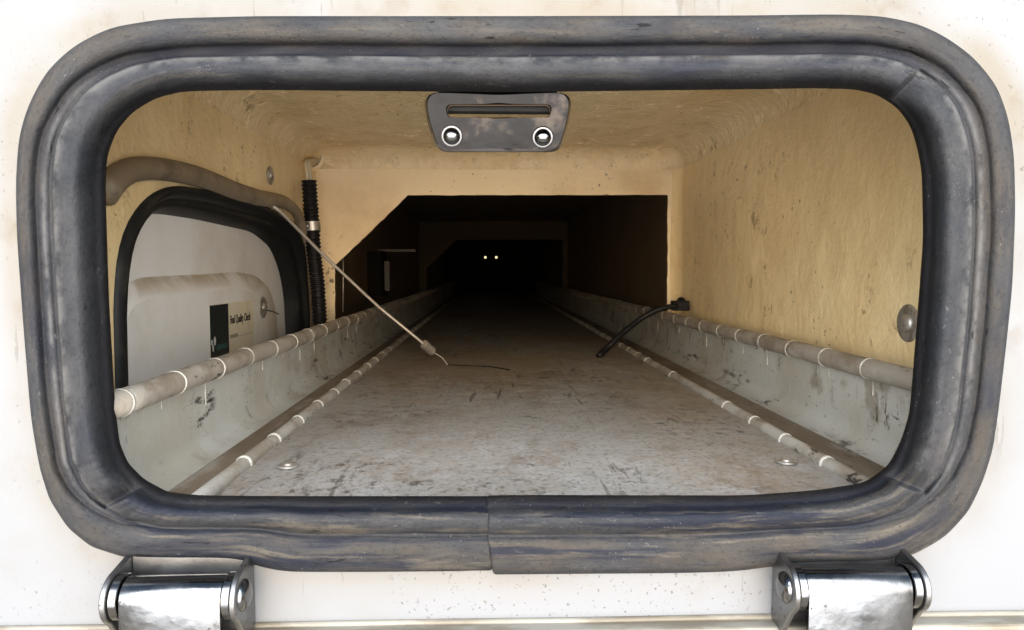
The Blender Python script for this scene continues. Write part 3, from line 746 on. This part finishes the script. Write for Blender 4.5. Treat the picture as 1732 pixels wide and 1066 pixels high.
for px, py in ((764, 229), (918, 231)):
    q = onY(px, py, SY); q = Vector((q.x, SY - (q.z - .085) * .34, q.z))
    s = lathe('screw', dome(.0052, .0045, .0016), (0, -1, -.34), q, MT['steel'], stk, n=20)
    lathe('washer', [(.0066, -.0002), (.0066, .0010), (.0060, .0016), (.004, .0017)], (0, -1, -.34), q, MT['steel_dull'], s, n=20)

# ================================================================== hinges below the seal
def hinge(x_lo, x_hi, flip, label):
    # x_lo / x_hi: outer faces of the two ears (m).  flip = -1: the domed pin faces right, +1: faces left
    AY, AZ, r = .3800, -.1760, .0110
    root = thing('hinge', ((x_lo + x_hi) / 2, PY, AZ), label, 'hinge', 'pair of steel hinges below the seal')
    et = .0032
    prof = [(PY - .0015, AZ + .0165), (PY - .006, AZ + .0165)]
    for k in range(13):
        a = R(100 + k * 140 / 12); prof.append((AY + .0138 * math.cos(a), AZ + .0138 * math.sin(a)))
    prof += [(PY - .006, AZ - .042), (PY - .0015, AZ - .042)]
    def ear(x, name):
        m = len(prof); V = [Vector((x, y, z)) for y, z in prof] + [Vector((x + et, y, z)) for y, z in prof]
        F = [tuple(range(m)), tuple(range(2 * m - 1, m - 1, -1))] + [(i, i + m, (i + 1) % m + m, (i + 1) % m) for i in range(m)]
        o = mk(name, V, F, MT['steel_dull'], root, auto=35); fix(o); bevel(o, .0007, 2); return o
    ear(x_lo, 'ear'); ear(x_hi - et, 'ear')
    bp = mk('back_plate', *box_data(x_lo + et + .0002, x_hi - et - .0002, PY - .0042, PY - .0008, AZ - .042, AZ + .0165), MT['steel_dull'], root, smooth=False); bevel(bp, .0006)
    # washers beside the knuckle
    for xa, wdt in ((x_lo + et + .0004, .0045), (x_hi - et - .0049, .0045)):
        wv = lathe('washer', [(.009, 0), (.0118, 0), (.0122, .0004), (.0122, wdt - .0004), (.0118, wdt), (.009, wdt)], (1, 0, 0), (xa, AY, AZ), MT['steel'], root, n=40)
    ka, kb = x_lo + et + .0056, x_hi - et - .0056
    pr = []
    for k in range(25):
        a = R(-60 + k * 240 / 24); pr.append((AY + r * math.cos(a), AZ + r * math.sin(a)))
    pr += [(AY - r, AZ - .012), (AY - r - .0002, AZ - .03), (AY - r - .0004, AZ - .07), (AY - r + .0026, AZ - .07), (AY - r + .003, AZ - .010)]
    m = len(pr)
    V = [Vector((x, y, z)) for x in (ka, ka + .0004, kb - .0004, kb) for y, z in pr]
    V = [Vector((v.x, AY + (v.y - AY) * .985, AZ + (v.z - AZ) * (.985 if v.z > AZ - .012 else 1))) if abs(v.x - ka) < 1e-7 or abs(v.x - kb) < 1e-7 else v for v in V]
    F = [tuple(range(m)), tuple(range(4 * m - 1, 3 * m - 1, -1))] + [(j * m + i, (j + 1) * m + i, (j + 1) * m + (i + 1) % m, j * m + (i + 1) % m) for j in range(3) for i in range(m)]
    kn = mk('knuckle_leaf', V, F, MT['steel'], root, auto=40); fix(kn)
    for xa, sg in ((x_lo, -1), (x_hi, 1)):
        lathe('pin_head', dome(.0085, .0042, 0, 7), (sg, 0, 0), (xa, AY, AZ), MT['steel'], root, n=28)
    return root
def xat(px, py, Y): return onY(px, py, Y).x
hinge(xat(168, 1010, .368), xat(433, 1010, .400), -1, 'steel hinge under the left end of the rubber seal')
hinge(xat(1303, 1010, .400), xat(1574, 1010, .368), 1, 'steel hinge under the right end of the rubber seal')
